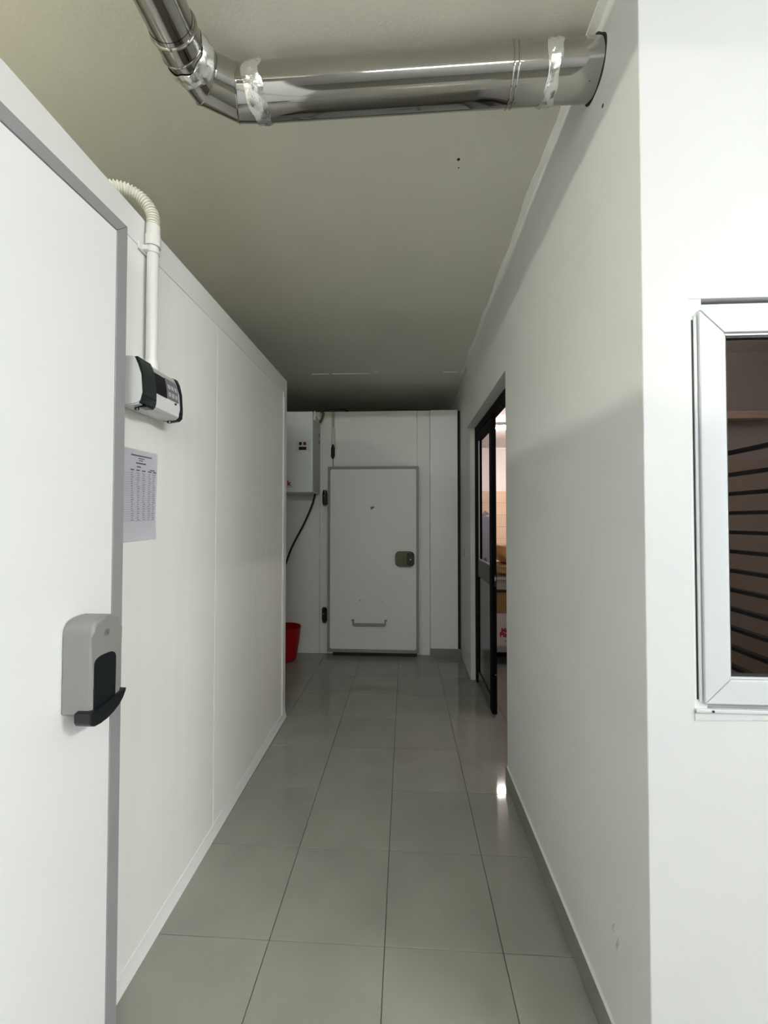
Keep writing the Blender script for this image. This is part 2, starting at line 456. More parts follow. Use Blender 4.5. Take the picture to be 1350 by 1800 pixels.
# ------------------------------------------------------------------ left cold room
def zl(y, base): return base + 0.024*(y-1.25)
WLX = -0.899; W_END = 3.055; WTOP = 2.519; TRIMZ = 2.413
wl = bpy.data.objects.new('wall_left', None); COL.objects.link(wl)
wl.location = (WLX, 1.25, 0)
struct(wl, 'white insulated cold room wall of tall metal panels', 'wall')
joints = [-1.0, -0.40, 0.745, 1.892, W_END-0.03]
for a, b in zip(joints, joints[1:]):
    bm = new()
    add_hexa(bm, [(WLX-0.08, a+0.0022, 0.0), (WLX, a+0.0022, 0.0), (WLX, b-0.0022, 0.0), (WLX-0.08, b-0.0022, 0.0),
                  (WLX-0.08, a+0.0012, zl(a, WTOP-0.012)), (WLX, a+0.0012, zl(a, WTOP-0.012)), (WLX, b-0.0012, zl(b, WTOP-0.012)), (WLX-0.08, b-0.0012, zl(b, WTOP-0.012))], bev=0.004, seg=2)
    obj('wall_panel', bm, M['panel'], wl)
bm = new()   # roof and hidden sides of the cold room
add_hexa(bm, [(-3.3, -1.0, 0), (WLX-0.081, -1.0, 0), (WLX-0.081, W_END, 0), (-3.3, W_END, 0),
              (-3.3, -1.0, zl(-1.0, WTOP-0.01)), (WLX-0.081, -1.0, zl(-1.0, WTOP-0.01)), (WLX-0.081, W_END, zl(W_END, WTOP-0.01)), (-3.3, W_END, zl(W_END, WTOP-0.01))])
obj('cold_room_shell', bm, M['panel'], wl)
bm = new()
y0, y1 = -1.0, W_END+0.004
add_hexa(bm, [(WLX-0.01, y0, zl(y0, TRIMZ)), (WLX+0.0035, y0, zl(y0, TRIMZ)), (WLX+0.0035, y1, zl(y1, TRIMZ)), (WLX-0.01, y1, zl(y1, TRIMZ)),
              (WLX-0.09, y0, zl(y0, WTOP)), (WLX+0.0035, y0, zl(y0, WTOP)), (WLX+0.0035, y1, zl(y1, WTOP)), (WLX-0.09, y1, zl(y1, WTOP))], bev=0.0012, seg=1)
obj('top_trim', bm, M['trim'], wl)
bm = new()
add_box(bm, WLX-0.09, WLX+0.004, W_END-0.085, W_END+0.004, 0.0, zl(W_END, TRIMZ)-0.0006, bev=0.002)
obj('corner_trim', bm, M['trim'], wl)
bm = new()
add_tube(bm, [(WLX+0.004, W_END-0.075, 0.05), (WLX+0.004, W_END-0.075, 2.42)], 0.004, 6)
obj('sealant_bead', bm, M['cove'], wl)
bm = new()
add_prism(bm, [(WLX-0.004, 0.0), (WLX+0.013, 0.0), (WLX+0.011, 0.006), (WLX+0.007, 0.022), (WLX+0.004, 0.042), (WLX+0.003, 0.055), (WLX-0.004, 0.055)], 'y', -1.0, W_END+0.012)
obj('cove_base', bm, M['cove'], wl)
wl.rotation_euler = (0, 0, 0.0092)

# door of the left cold room
def tag_door(o, label): return struct(o, label, 'door')
DX = -0.830
d1 = bpy.data.objects.new('door_1', None); COL.objects.link(d1); d1.location = (DX-0.03, 0.7, 0)
tag_door(d1, 'tall white cold room door with grey edge band, close beside the viewer')
def zd(y, base): return base + 0.045*(y-1.15)
bm = new()
a, b = 0.22, 1.150
add_hexa(bm, [(DX-0.062, a, 0.02), (DX-0.004, a, 0.02), (DX-0.004, b, 0.02), (DX-0.062, b, 0.02),
              (DX-0.062, a, zd(a, 2.367)), (DX-0.004, a, zd(a, 2.367)), (DX-0.004, b, zd(b, 2.367)), (DX-0.062, b, zd(b, 2.367))], bev=0.003)
obj('door_core', bm, M['grey_edge'], d1)
bm = new()
add_hexa(bm, [(DX-0.01, a+.04, 0.06), (DX-0.0026, a+.04, 0.06), (DX-0.0026, 1.110, 0.06), (DX-0.01, 1.110, 0.06),
              (DX-0.01, a+.04, zd(a, 2.326)), (DX-0.0026, a+.04, zd(a, 2.326)), (DX-0.0026, 1.110, zd(1.11, 2.327)), (DX-0.01, 1.110, zd(1.11, 2.327))], bev=0.001, seg=1)
obj('door_panel', bm, M['door_white'], d1)
def band(name, pts):
    bm = new()
    add_hexa(bm, [(DX-0.012, y, z) for y, z in pts] + [(DX, y, z) for y, z in pts], bev=0.0012, seg=1)
    return obj(name, bm, M['grey_edge'], d1)
band('edge_band', [(1.110, 0.06), (1.152, 0.02), (1.152, 2.3665), (1.110, 2.3265)])
band('edge_band', [(1.1095, 2.327), (1.1515, 2.367), (a, zd(a, 2.367)), (a+.04, zd(a, 2.327))])
band('edge_band', [(a, 0.02), (a+.04, 0.06), (a+.04, zd(a, 2.326)), (a, zd(a, 2.366))])
band('edge_band', [(a+.0005, 0.02), (1.151, 0.02), (1.109, 0.06), (a+.0405, 0.06)])

# ------------------------------------------------------------------ far cold room
wb = bpy.data.objects.new('wall_back', None); COL.objects.link(wb); wb.location = (-0.3, Y_B, 0)
struct(wb, 'white panelled front of the far cold room closing the corridor', 'wall')
WBT = 2.722
for a, b, dy, m_ in ((-3.3, -2.10, 0, 'panel_back'), (-2.097, -0.967, 0, 'panel_back'), (-0.964, 0.128, 0.0, 'panel_back'), (0.131, 0.272, 0.004, 'panel_back')):
    bm = new(); add_box(bm, a, b, Y_B+dy, Y_B+0.06, 0.0, WBT, bev=0.002)
    obj('wall_panel', bm, M[m_], wb)
boxobj('cold_room_shell', (-3.3, 0.56, Y_B+0.06, 8.6, 0.0, WBT-0.004), M['panel_back'], wb)
bm = new(); add_box(bm, 0.275, 0.578, Y_B-0.012, Y_B+0.06, 0.0, WBT, bev=0.003)
obj('end_pillar', bm, M['door_white'], wb)
bm = new(); add_box(bm, 0.270, X_RF, Y_B-0.024, Y_B-0.012, 0.0, 0.080, bev=0.002)
struct(obj('baseboard_back', bm, M['skirting']), 'short grey tile skirting at the foot of the white end pillar', 'baseboard')
boxobj('gap_shade', (0.578, X_RF, Y_B+0.03, Y_B+0.05, 0.0, WBT), M['cavity'], wb)  # dark strip painting the shade of the open gap
for z0 in (1.70, 1.79):
    boxobj('screw_cap', (0.172, 0.188, Y_B-0.005, Y_B+0.002, z0, z0+0.022), M['cove'], wb, bev=0.002)

YD = 4.46
d2 = bpy.data.objects.new('door_2', None); COL.objects.link(d2); d2.location = (-0.36, YD, 0)
tag_door(d2, 'white cold room door with grey edging at the end of the corridor')
DX0, DX1, DZ0, DZ1 = -0.862, 0.146, 0.040, 2.088
bm = new(); add_box(bm, DX0, DX1, YD+0.004, Y_B-0.002, DZ0, DZ1, bev=0.004)
obj('door_core', bm, M['grey_edge'], d2)
def rrect(x0, x1, z0, z1, r, n=5):
    out = []
    for cx, cz, a0 in ((x1-r, z1-r, 0), (x0+r, z1-r, 90), (x0+r, z0+r, 180), (x1-r, z0+r, 270)):
        for k in range(n+1):
            a = math.radians(a0+90*k/n); out.append((cx+r*math.cos(a), cz+r*math.sin(a)))
    return out
bm = new(); add_prism(bm, rrect(DX0+0.028, DX1-0.028, DZ0+0.036, DZ1-0.03, 0.018), 'y', YD+0.02, YD-0.001, bev_front=0.002, seg=2)
obj('door_panel', bm, M['panel_back'], d2)
for (x0, x1, z0, z1) in ((DX0, DX0+.026, DZ0, DZ1), (DX1-.026, DX1, DZ0, DZ1), (DX0+.0265, DX1-.0265, DZ1-.028, DZ1), (DX0+.0265, DX1-.0265, DZ0, DZ0+.034)):
    boxobj('edge_band', (x0, x1, YD-0.004, YD+0.01, z0, z1), M['grey_edge'], d2, bev=0.002)
boxobj('bottom_seal', (DX0+.06, DX1-.02, YD+0.004, Y_B-0.004, 0.004, 0.05), M['rubber'], d2)
# latch
bm = new(); add_prism(bm, rrect(-0.112, 0.098, 0.985, 1.153, 0.05, 6), 'y', YD+0.002, YD-0.035, bev_front=0.012)
lt = obj('latch', bm, M['bronze'], d2)
bm = new(); add_prism(bm, rrect(0.015, 0.090, 1.00, 1.138, 0.03, 6), 'y', YD-0.030, YD-0.052, bev_front=0.010)
obj('latch_lever', bm, M['black_plastic'], lt)
bm = new(); add_tube(bm, [(0.055, YD-0.053, 1.066), (0.055, YD-0.056, 1.066)], 0.007, 10)
obj('lock_barrel', bm, M['stainless'], lt)
# low bar handle
bm = new()
add_box(bm, -0.572, -0.222, YD-0.045, YD-0.022, 0.338, 0.366, bev=0.003)
for x in (-0.578, -0.228):
    add_box(bm, x, x+0.014, YD-0.045, YD, 0.345, 0.392, bev=0.002)
for x in (-0.592, -0.228):
    add_box(bm, x, x+0.028, YD-0.012, YD, 0.384, 0.402, bev=0.002)
obj('pull_bar', bm, M['grey_edge'], d2)
for z0 in (1.662, 0.364):
    bm = new()
    add_tube(bm, [(-0.895, YD-0.005, z0), (-0.895, YD-0.005, z0+0.165)], 0.020, 12)
    add_box(bm, -0.925, -0.870, YD+0.004, YD+0.03, z0+0.015, z0+0.15, bev=0.004)
    hg = obj('hinge', bm, M['black_plastic'], d2)
    bm = new(); add_tube(bm, [(-0.899, YD-0.024, z0+0.10), (-0.899, YD-0.028, z0+0.10)], 0.006, 8)
    obj('hinge_screw', bm, M['stainless'], hg)
bm = new(); add_prism(bm, [(-0.388, 1.643), (-0.340, 1.645), (-0.352, 1.622), (-0.382, 1.610)], 'y', YD, YD-0.0025)
obj('torn_label', bm, M['keypad'], d2)
bm = new()
for x, r in ((-0.50, .009), (-0.47, .004), (-0.44, .003), (-0.30, .004), (-0.26, .006), (-0.24, .003)):
    add_tube(bm, [(x, YD-0.0005, 0.607), (x, YD-0.0018, 0.607)], r, 7)
obj('old_screw_marks', bm, M['grey_light'], d2)['kind'] = 'stuff'

# ------------------------------------------------------------------ black glazed door in the doorway
d3 = bpy.data.objects.new('door_3', None); COL.objects.link(d3); d3.location = (0.68, 3.5, 0)
tag_door(d3, 'black aluminium glazed door leaf in the corridor doorway')
FX0, FX1 = 0.655, 0.712
boxobj('frame_head', (FX0, FX1, 2.371, 3.859, 2.296, 2.364), M['black'], d3, bev=0.003)
boxobj('frame_jamb', (FX0, FX1, 3.800, 3.859, 0.0, 2.295), M['black'], d3, bev=0.003)
boxobj('frame_jamb', (FX0+0.01, FX1, 2.371, 2.40, 0.0, 2.295), M['black'], d3, bev=0.003)
LX0, LX1, LY0, LY1 = 0.658, 0.694, 3.135, 3.798
boxobj('stile', (LX0, LX1, LY0, LY0+0.085, 0.022, 2.288), M['black'], d3, bev=0.003)
boxobj('stile', (LX0, LX1, LY1-0.085, LY1, 0.022, 2.288), M['black'], d3, bev=0.003)
boxobj('top_rail', (LX0, LX1, LY0+0.086, LY1-0.086, 2.215, 2.288), M['black'], d3, bev=0.003)
boxobj('middle_rail', (LX0, LX1, LY0+0.086, LY1-0.086, 0.985, 1.135), M['rail_grey'], d3, bev=0.004)
boxobj('bottom_rail', (LX0, LX1, LY0+0.086, LY1-0.086, 0.022, 0.130), M['black_panel'], d3, bev=0.004)
boxobj('lower_panel', (LX0+0.009, LX1-0.009, LY0+0.08, LY1-0.08, 0.125, 0.990), M['black_panel'], d3)
boxobj('glass_pane', (LX0+0.016, LX1-0.020, LY0+0.08, LY1-0.08, 1.13, 2.22), M['glass_door'], d3)
bm = new()
for y in (LY0+0.086, LY1-0.094):
    add_box(bm, LX0+0.004, LX0+0.014, y, y+0.008, 1.136, 2.214)
add_box(bm, LX0+0.004, LX0+0.014, LY0+0.094, LY1-0.094, 1.136, 1.146)
obj('glazing_bead', bm, M['grey_light'], d3)
bm = new()
add_box(bm, 0.676, 0.688, LY0-0.003, LY0+0.001, 0.985, 1.075, bev=0.001)
lk = obj('lock_plate', bm, M['black_panel'], d3)
bm = new(); add_prism(bm, [(0.682+0.006*math.cos(t*PI/6), 1.045+0.018*math.sin(t*PI/6)) for t in range(12)], 'y', LY0-0.002, LY0-0.008, bev_front=0.002)
obj('latch_tongue', bm, M['stainless'], lk)
bm = new(); add_tube(bm, [(0.682, LY0+0.001, 0.32), (0.682, LY0-0.004, 0.32)], 0.004, 8)
obj('frame_screw', bm, M['stainless'], d3)

# ------------------------------------------------------------------ window
w1 = bpy.data.objects.new('window_1', None); COL.objects.link(w1); w1.location = (1.12, 1.06, WZ0)
struct(w1, 'white plastic framed window in the bright wall, a tray trolley behind its glass', 'window')
YO = 1.026
def ringframe(name, x0, x1, z0, z1, wd, ya, yb, m, parent, bev=0.002):
    """Four mitred members."""
    outs = []
    mem = (([(x0, z0), (x0+wd, z0+wd), (x0+wd, z1-wd), (x0, z1)]), ([(x1, z0), (x1, z1), (x1-wd, z1-wd), (x1-wd, z0+wd)]),
           ([(x0, z1), (x0+wd, z1-wd), (x1-wd, z1-wd), (x1, z1)]), ([(x0, z0), (x1, z0), (x1-wd, z0+wd), (x0+wd, z0+wd)]))
    for q in mem:
        cx = sum(p[0] for p in q)/4; cz = sum(p[1] for p in q)/4
        q = [(x+(0.0003 if x < cx else -0.0003), z+(0.0003 if z < cz else -0.0003)) for x, z in q]
        bm = new()
        add_hexa(bm, [(x, yb, z) for x, z in q] + [(x, ya, z) for x, z in q], bev=bev, seg=2)
        outs.append(obj(name, bm, m, parent))
    return outs
ringframe('outer_frame', WX0+.0015, WX1-.0015, WZ0+.001, WZ1-.008, 0.045, YO, 1.09, M['upvc'], w1)
ringframe('sash', 0.7085, 1.535, 1.0535, 2.000, 0.0585, 1.006, 1.060, M['upvc'], w1, bev=0.004)
bm = new()
SX0, SX1, SZ0, SZ1 = 0.7668, 1.4767, 1.1118, 1.9417
# glazing bead sloping to the glass
bd = w1
ringframe('glazing_bead', SX0, SX1, SZ0, SZ1, 0.006, 1.012, 1.03, M['upvc'], w1, bev=0.0012)
ringframe('gasket', SX0+.0062, SX1-.0062, SZ0+.0062, SZ1-.0062, 0.004, 1.0155, 1.03, M['rubber'], w1, bev=0.0)
boxobj('glass_pane', (SX0+.004, SX1-.004, 1.022, 1.028, SZ0+.004, SZ1-.004), M['glass_window'], w1)
boxobj('sash_flange', (0.6995, 0.7070, 1.012, 1.024, 1.058, 1.988), M['upvc'], w1, bev=0.0015)
boxobj('window_sill', (WX0, WX1, 1.008, 1.03, 1.0315, 1.0415), M['upvc'], w1, bev=0.003)
boxobj('sash_gap_shade', (0.6962, 0.6993, 1.015, 1.0255, 1.062, 1.978), M['rubber'], w1)  # black strip standing in for the shaded gap beside the sash
bm = new(); add_tube(bm, [(0.726, 1.0075, 1.035), (0.729, 1.0068, 1.039)], 0.0025, 8)
obj('chip_mark', bm, M['cavity'], w1)

# ------------------------------------------------------------------ flue pipe
fp = thing('flue_pipe', 'shiny steel flue pipe with an elbow under the ceiling, entering the corridor wall', 'pipe', (-0.5, 1.25, 2.868))
ZP = 2.868; R1, R2 = 0.0725, 0.0645
YA = 1.256
def smooth_pipe(name, pts, r, parent=fp, n=48, m='steel', cap=True):
    bm = new(); add_tube(bm, pts, r, n, cap); return obj(name, bm, M[m], parent, smooth=40)
smooth_pipe('pipe_length', [(X_R+0.004, 1.245, ZP), (0.336, 1.2475, ZP)], R1)
smooth_pipe('pipe_length', [(0.340, 1.2475, ZP), (-0.470, YA, ZP)], R1)
# gored elbow: three short straight pieces between mitres
E0 = Vector((-0.470, YA, ZP)); E1 = Vector((-0.540, YA-0.002, ZP)); E2 = Vector((-0.622, YA-0.052, ZP)); E3 = Vector((-0.650, YA-0.140, ZP)); E4 = Vector((-0.650, YA-0.20, ZP))
seq = [E0, E1, E2, E3, E4]
rr = [R1-0.001, R1-0.002, R1-0.004, R2+0.001, R2+0.001]
def mitre_rings(seq, rr, n=48):
    rings = []
    for i, p in enumerate(seq):
        if i == 0: t = (seq[1]-seq[0]).normalized(); nrm = t; k = 1
        elif i == len(seq)-1: t = (seq[-1]-seq[-2]).normalized(); nrm = t; k = 1
        else:
            u = (seq[i]-seq[i-1]).normalized(); v = (seq[i+1]-seq[i]).normalized()
            nrm = (u+v).normalized(); k = 1/nrm.dot(u)
        side = Vector((0, 0, 1)).cross(nrm).normalized()
        rings.append([p + side*math.cos(2*PI*j/n)*rr[i]*k + Vector((0, 0, 1))*math.sin(2*PI*j/n)*rr[i] for j in range(n)])
    return rings
mr = mitre_rings(seq, rr)
for i in range(4):
    bm = new()
    A = [bm.verts.new(p) for p in mr[i]]; B = [bm.verts.new(p) for p in mr[i+1]]
    for j in range(48): bm.faces.new((A[j], A[(j+1) % 48], B[(j+1) % 48], B[j]))
    obj('elbow_segment', bm, M['steel'], fp, smooth=40)
for i in (1, 2, 3):   # folded seams
    bm = new()
    c = seq[i]
    pts = [c + (p-c)*1.006 for p in mr[i]]
    add_tube(bm, pts+[pts[0]], 0.0022, 6, cap=False)
    obj('elbow_seam', bm, M['steel'], fp)
smooth_pipe('pipe_length', [(-0.650, YA-0.195, ZP), (-0.650, -3.39, ZP)], R2)
def bead(p, d, r, t=0.004):
    d = Vector(d).normalized(); a = d.orthogonal().normalized(); b = d.cross(a)
    pts = ring_at(Vector(p), a, b, r, 40)
    bm = new(); add_tube(bm, pts+[pts[0]], t, 8, cap=False)
    return obj('swage_ring', bm, M['steel'], fp)
bead((-0.650, YA-0.185, ZP), (0, 1, 0), R2+0.0015)
bead((0.322, 1.2477, ZP), (1, 0, 0), R1+0.0005, 0.003)
bead((0.336, 1.2475, ZP), (1, 0, 0), R1+0.0005, 0.003)
def tape(p0, p1, r, seed, wob=0.006, fit=None):
    rnd = random.Random(seed); p0 = Vector(p0); p1 = Vector(p1); d = (p1-p0).normalized()
    a = d.orthogonal().normalized(); b = d.cross(a); L = (p1-p0).length
    bm = new(); rows = 7; n = 64; grid = []
    ph = [rnd.uniform(0, 6) for _ in range(6)]
    for i in range(rows):
        u = i/(rows-1); ring = []
        for j in range(n):
            t = 2*PI*j/n
            e = wob*(math.sin(2*t+ph[0])+0.5*math.sin(5*t+ph[1])) if i == 0 else (wob*(math.sin(2*t+ph[2])+0.6*math.sin(7*t+ph[3])) if i == rows-1 else 0)
            rad = r + 0.0016 + abs(rnd.gauss(0, 0.0018)) + 0.001*math.sin(6*t+8*u+ph[4])
            if i in (0, rows-1): rad = r + 0.0003
            ring.append(bm.verts.new(p0 + d*(L*u+e) + (a*math.cos(t)+b*math.sin(t))*rad))
        grid.append(ring)
    for r0, r1 in zip(grid, grid[1:]):
        for j in range(n): bm.faces.new((r0[j], r0[(j+1) % n], r1[(j+1) % n], r1[j]))
    return obj('foil_tape', bm, M['foil'], fp, smooth=25)
tape((0.420, 1.2465, ZP), (0.462, 1.246, ZP), R1, 1, 0.004)
tape((-0.495, YA, ZP), (-0.440, YA, ZP), R1, 2, 0.007)
tape((-0.632, YA-0.085, ZP), (-0.646, YA-0.125, ZP), R2+0.004, 3, 0.005)

# ------------------------------------------------------------------ things on the left wall
WA = -0.8985    # wall face near the control box
cb = thing('control_box', 'white temperature controller with smoked flap and black display on the panel wall', 'controller', (-0.86, 1.30, 1.92))
prof = [(WA+.0005, 1.850), (-0.850, 1.843), (-0.822, 1.848), (-0.812, 1.858), (-0.810, 1.885), (-0.814, 1.94), (-0.822, 1.975), (-0.832, 1.994), (-0.845, 1.999), (WA+.0005, 1.999)]
BY0, BY1 = 1.196, 1.408
bm = new(); add_prism(bm, prof, 'y', BY0, BY1)
bmesh.ops.bevel(bm, geom=[e for e in bm.edges if abs(e.verts[0].co.y-e.verts[1].co.y) < 1e-5], offset=0.004, segments=2, affect='EDGES')
obj('housing', bm, M['box_white'], cb)
def skin(name, m, ya, yb, za, zb, t, parent=cb, xoff=0.0):
    """A plate that follows the curved front of the box between two heights."""
    fr = [(-0.818, 1.846), (-0.812, 1.858), (-0.810, 1.885), (-0.814, 1.94), (-0.822, 1.975), (-0.832, 1.994)]
    def X(z):
        for (x0, z0), (x1, z1) in zip(fr, fr[1:]):
            if z <= z1: return x0+(x1-x0)*(z-z0)/(z1-z0)
        return fr[-1][0]
    zs = [za+(zb-za)*k/10 for k in range(11)]
    out = [(X(z)-0.004+xoff, z) for z in zs] + [(X(z)+t+xoff, z) for z in reversed(zs)]
    bm = new(); add_prism(bm, out, 'y', ya, yb)
    return obj(name, bm, m, parent)
cv = skin('flap', M['smoke'], BY0+.003, 1.262, 1.850, 1.996, 0.006)
bm = new(); add_box(bm, -0.836, -0.806, BY0+.02, 1.252, 1.842, 1.851, bev=0.002)
obj('flap_hinge', bm, M['black_plastic'], cv)
ds = skin('display', M['lens'], 1.2625, 1.328, 1.903, 1.972, 0.0022)
kp = skin('keypad', M['keypad'], 1.3285, 1.398, 1.905, 1.975, 0.0022)
for a in range(3):
    for b in range(2):
        y = 1.338+a*0.0195; z = 1.914+b*0.026
        skin('button', M['grey_light'], y, y+0.013, z, z+0.015, 0.0034, parent=kp)
skin('label_strip', M['grey_light'], 1.268, 1.40, 1.976, 1.990, 0.0012)
bm = new(); prof2 = [(x+(0.003 if x > -0.85 else 0), z+(0.0025 if z > 1.92 else -0.0025)) for x, z in prof[1:-1]]
prof2 = [(-0.878, 1.848)] + prof2 + [(-0.878, 2.0)]
add_prism(bm, prof2, 'y', BY1+.0003, BY1+0.014)
obj('end_cap', bm, M['black_plastic'], cb)
for y in (1.226, 1.40):
    bm = new(); add_tube(bm, [(-0.845, y, 1.845), (-0.845, y, 1.836)], 0.007, 10)
    obj('bottom_plug', bm, M['black_plastic'], cb)
bm = new(); add_tube(bm, [(-0.8125, 1.378, 1.897), (-0.807, 1.378, 1.897)], 0.004, 8)
obj('indicator', bm, M['black_plastic'], cb)

cp = thing('conduit', 'white plastic conduit rising from the controller and bending over the wall top', 'conduit', (-0.878, 1.335, 2.0))
CX, CY = -0.872, 1.337
bm = new(); add_tube(bm, [(CX, CY, 2.022), (CX, CY, 2.47)], 0.0185, 20); obj('rigid_tube', bm, M['pvc'], cp)
bm = new(); add_tube(bm, [(CX, CY, 2.0005), (CX, CY, 2.034), (CX, CY, 2.034)], [0.0235, 0.0225, 0.019], 20); obj('socket', bm, M['pvc'], cp)
bm = new(); add_tube(bm, [(CX, CY, 2.432), (CX, CY, 2.47), (CX, CY, 2.472), (CX, CY, 2.507)], [0.024, 0.0245, 0.0222, 0.0215], 20); obj('coupling', bm, M['pvc'], cp)
path = []
for k in range(45):
    t = k/44
    if t < 0.12: path.append(Vector((CX, CY, 2.50+t*0.20)))
    else:
        a = (t-0.12)/0.88*math.radians(120)
        path.append(Vector((CX-0.072*(1-math.cos(a)), CY-0.045*(1-math.cos(a)), 2.524+0.080*math.sin(a))))
dense = []
rad = []
for a, b in zip(path, path[1:]):
    for q in (0, .5):
        dense.append(a.lerp(b, q))
for i in range(len(dense)): rad.append(0.0185 + (0.0028 if (i//2) % 2 == 0 else -0.0022))
bm = new(); add_tube(bm, dense, rad, 18); obj('flexible_tube', bm, mat('corrugated_pvc', (0.72, 0.71, 0.63), 0.45), cp, smooth=60)
bm = new(); add_tube(bm, [(CX, CY, 2.408), (CX, CY, 2.422)], 0.0215, 20)
add_box(bm, WA+.0005, CX, CY-0.030, CY+0.004, 2.407, 2.423, bev=0.002)
add_box(bm, WA+.0005, WA+0.008, CY-0.045, CY+0.0, 2.402, 2.428, bev=0.002)
obj('saddle_clip', bm, M['pvc'], cp)

# notice sheet
ns = thing('notice_sheet', 'white printed log sheet taped to the panel wall below the controller', 'paper', (WA+.002, 1.32, 1.42))
PY0, PY1, PZ0, PZ1 = 1.205, 1.411, 1.424, 1.728
bm = new(); nx, nz = 8, 10; grid = []
def px_(y, z): return WA + 0.003 + 0.002*math.sin((y-PY0)*22+z*9) + (0.004*((PZ0+0.05-z)/0.05) if z < PZ0+0.05 else 0)
for a in range(nx+1):
    grid.append([bm.verts.new((px_(PY0+(PY1-PY0)*a/nx, PZ0+(PZ1-PZ0)*b/nz), PY0+(PY1-PY0)*a/nx, PZ0+(PZ1-PZ0)*b/nz - 0.004*(1-a/nx))) for b in range(nz+1)])
for a in range(nx):
    for b in range(nz): bm.faces.new((grid[a][b], grid[a+1][b], grid[a+1][b+1], grid[a][b+1]))
bmesh.ops.solidify(bm, geom=bm.faces[:], thickness=0.0004)
obj('sheet', bm, M['paper'], ns, smooth=60)
def dash(bm, y, z, L, h):
    n_ = max(1, int(L/0.02))
    for k in range(n_):
        ya, yb = y+L*k/n_, y+L*(k+1)/n_
        v = [bm.verts.new((px_(yy, zz)+0.0009, yy, zz-0.004*(1-(yy-PY0)/(PY1-PY0)))) for yy, zz in ((ya, z), (yb, z), (yb, z+h), (ya, z+h))]
        bm.faces.new(v)
bm = new()
dash(bm, 1.275, 1.705, 0.105, 0.0045); dash(bm, 1.312, 1.697, 0.03, 0.003); dash(bm, 1.315, 1.690, 0.02, 0.003); dash(bm, 1.300, 1.680, 0.05, 0.0045)
dash(bm, 1.305, 1.668, 0.02, 0.004); dash(bm, 1.372, 1.662, 0.025, 0.004)
for y in (1.273, 1.302, 1.331, 1.362, 1.388): dash(bm, y, 1.656, 0.018, 0.004)
obj('heading_print', bm, M['ink_dark'], ns, smooth=0)['kind'] = 'stuff'
bm = new()
rnd = random.Random(9)
for r_ in range(22):
    z = 1.648 - r_*0.0075
    dash(bm, PY0+0.01, z-0.0022, PY1-PY0-0.02, 0.0006)
    for y in (1.272, 1.303, 1.333, 1.362, 1.385):
        dash(bm, y+rnd.uniform(0, .004), z, rnd.uniform(.008, .016), 0.0022)
obj('table_print', bm, M['ink'], ns, smooth=0)['kind'] = 'stuff'

# soap dispenser on the door
sd = thing('soap_dispenser', 'grey wall soap dispenser with black push lever on the near white door', 'dispenser', (-0.80, 0.99, 1.02))
def arch(y0, y1, z0, z1, rise, n=14, r=0.012):
    pts = [(y0, z0+r*.3), (y0+r*.3, z0), (y1-r*.3, z0), (y1, z0+r*.3)]
    c = (y0+y1)/2; hw = (y1-y0)/2
    for k in range(n+1):
        a = PI*k/n
        cs = math.cos(a); sn = math.sin(a)
        pts.append((c+hw*math.copysign(abs(cs)**0.75, cs), z1-rise+rise*abs(sn)**0.8))
    return pts
bm = new(); add_prism(bm, arch(0.946, 1.050, 1.016, 1.247, 0.042), 'x', DX+0.0005, DX+0.074, bev_front=0.010, seg=4)
hs = obj('housing', bm, M['grey_plastic'], sd, smooth=50)
bm = new(); add_prism(bm, arch(0.953, 1.027, 1.004, 1.153, 0.018), 'x', DX+0.055, DX+0.0755, bev_front=0.0015, seg=2)
obj('lever', bm, M['black_plastic'], sd, smooth=50)
# curved scoop at the lever's foot
bm = new()
out = []
front = [(.9335, 1.026), (.934, 1.006), (.939, .996), (.950, .990), (.970, .988), (.992, .990), (1.014, .996), (1.034, 1.006), (1.048, 1.019),
         (1.057, 1.033), (1.059, 1.040), (1.053, 1.042), (1.040, 1.038), (1.010, 1.033), (.975, 1.030), (.945, 1.029)]
add_prism(bm, front, 'x', DX+0.042, DX+0.083, bev_front=0.004, seg=3)
obj('lever_scoop', bm, M['black_plastic'], sd, smooth=50)
bm = new(); add_tube(bm, [(DX+0.066, 0.995, 1.205), (DX+0.0748, 0.995, 1.205), (DX+0.0752, 0.995, 1.205)], [0.0095, 0.0095, 0.0065], 16)
lk2 = obj('lock', bm, M['keypad'], sd)
bm = new(); add_box(bm, DX+0.075, DX+0.0758, 0.9945, 0.9955, 1.201, 1.209)
obj('keyhole', bm, M['black_plastic'], lk2)
bm = new(); add_box(bm, DX+0.0005, DX+0.02, 0.955, 1.04, 1.010, 1.020, bev=0.003)
obj('back_plate', bm, M['grey_light'], sd)

# ------------------------------------------------------------------ corridor end
ru = thing('refrigeration_unit', 'white enamelled refrigeration unit hung beside the far cold room door', 'refrigeration unit', (-1.25, 4.33, 1.78))
UX0, UX1, UY0, UZ0, UZ1 = -1.62, -0.965, 4.148, 1.782, 2.628
bm = new(); add_box(bm, UX0, UX1, UY0, Y_B-0.002, UZ0, UZ1, bev=0.012, seg=3)
obj('casing', bm, M['unit_white'], ru)
bm = new(); add_box(bm, UX1-.001, UX1+0.003, UY0+0.03, Y_B-0.01, UZ0+0.02, UZ1-0.06, bev=0.001)
sp = obj('side_panel', bm, M['grey_light'], ru)
for z in (2.36, 2.44):
    boxobj('vent_slot', (UX1+0.002, UX1+0.005, Y_B-0.09, Y_B-0.05, z-0.02, z+0.02), M['black_plastic'], sp)
ringp = boxobj('control_panel', (-1.137, -0.985, UY0-0.003, UY0+0.002, 2.205, 2.325), M['unit_white'], ru, bev=0.0015)
ringp.data.materials[0] = M['box_white']
boxobj('rocker_switch', (-1.105, -1.077, UY0-0.008, UY0-0.002, 2.272, 2.305), M['black_plastic'], ringp, bev=0.002)
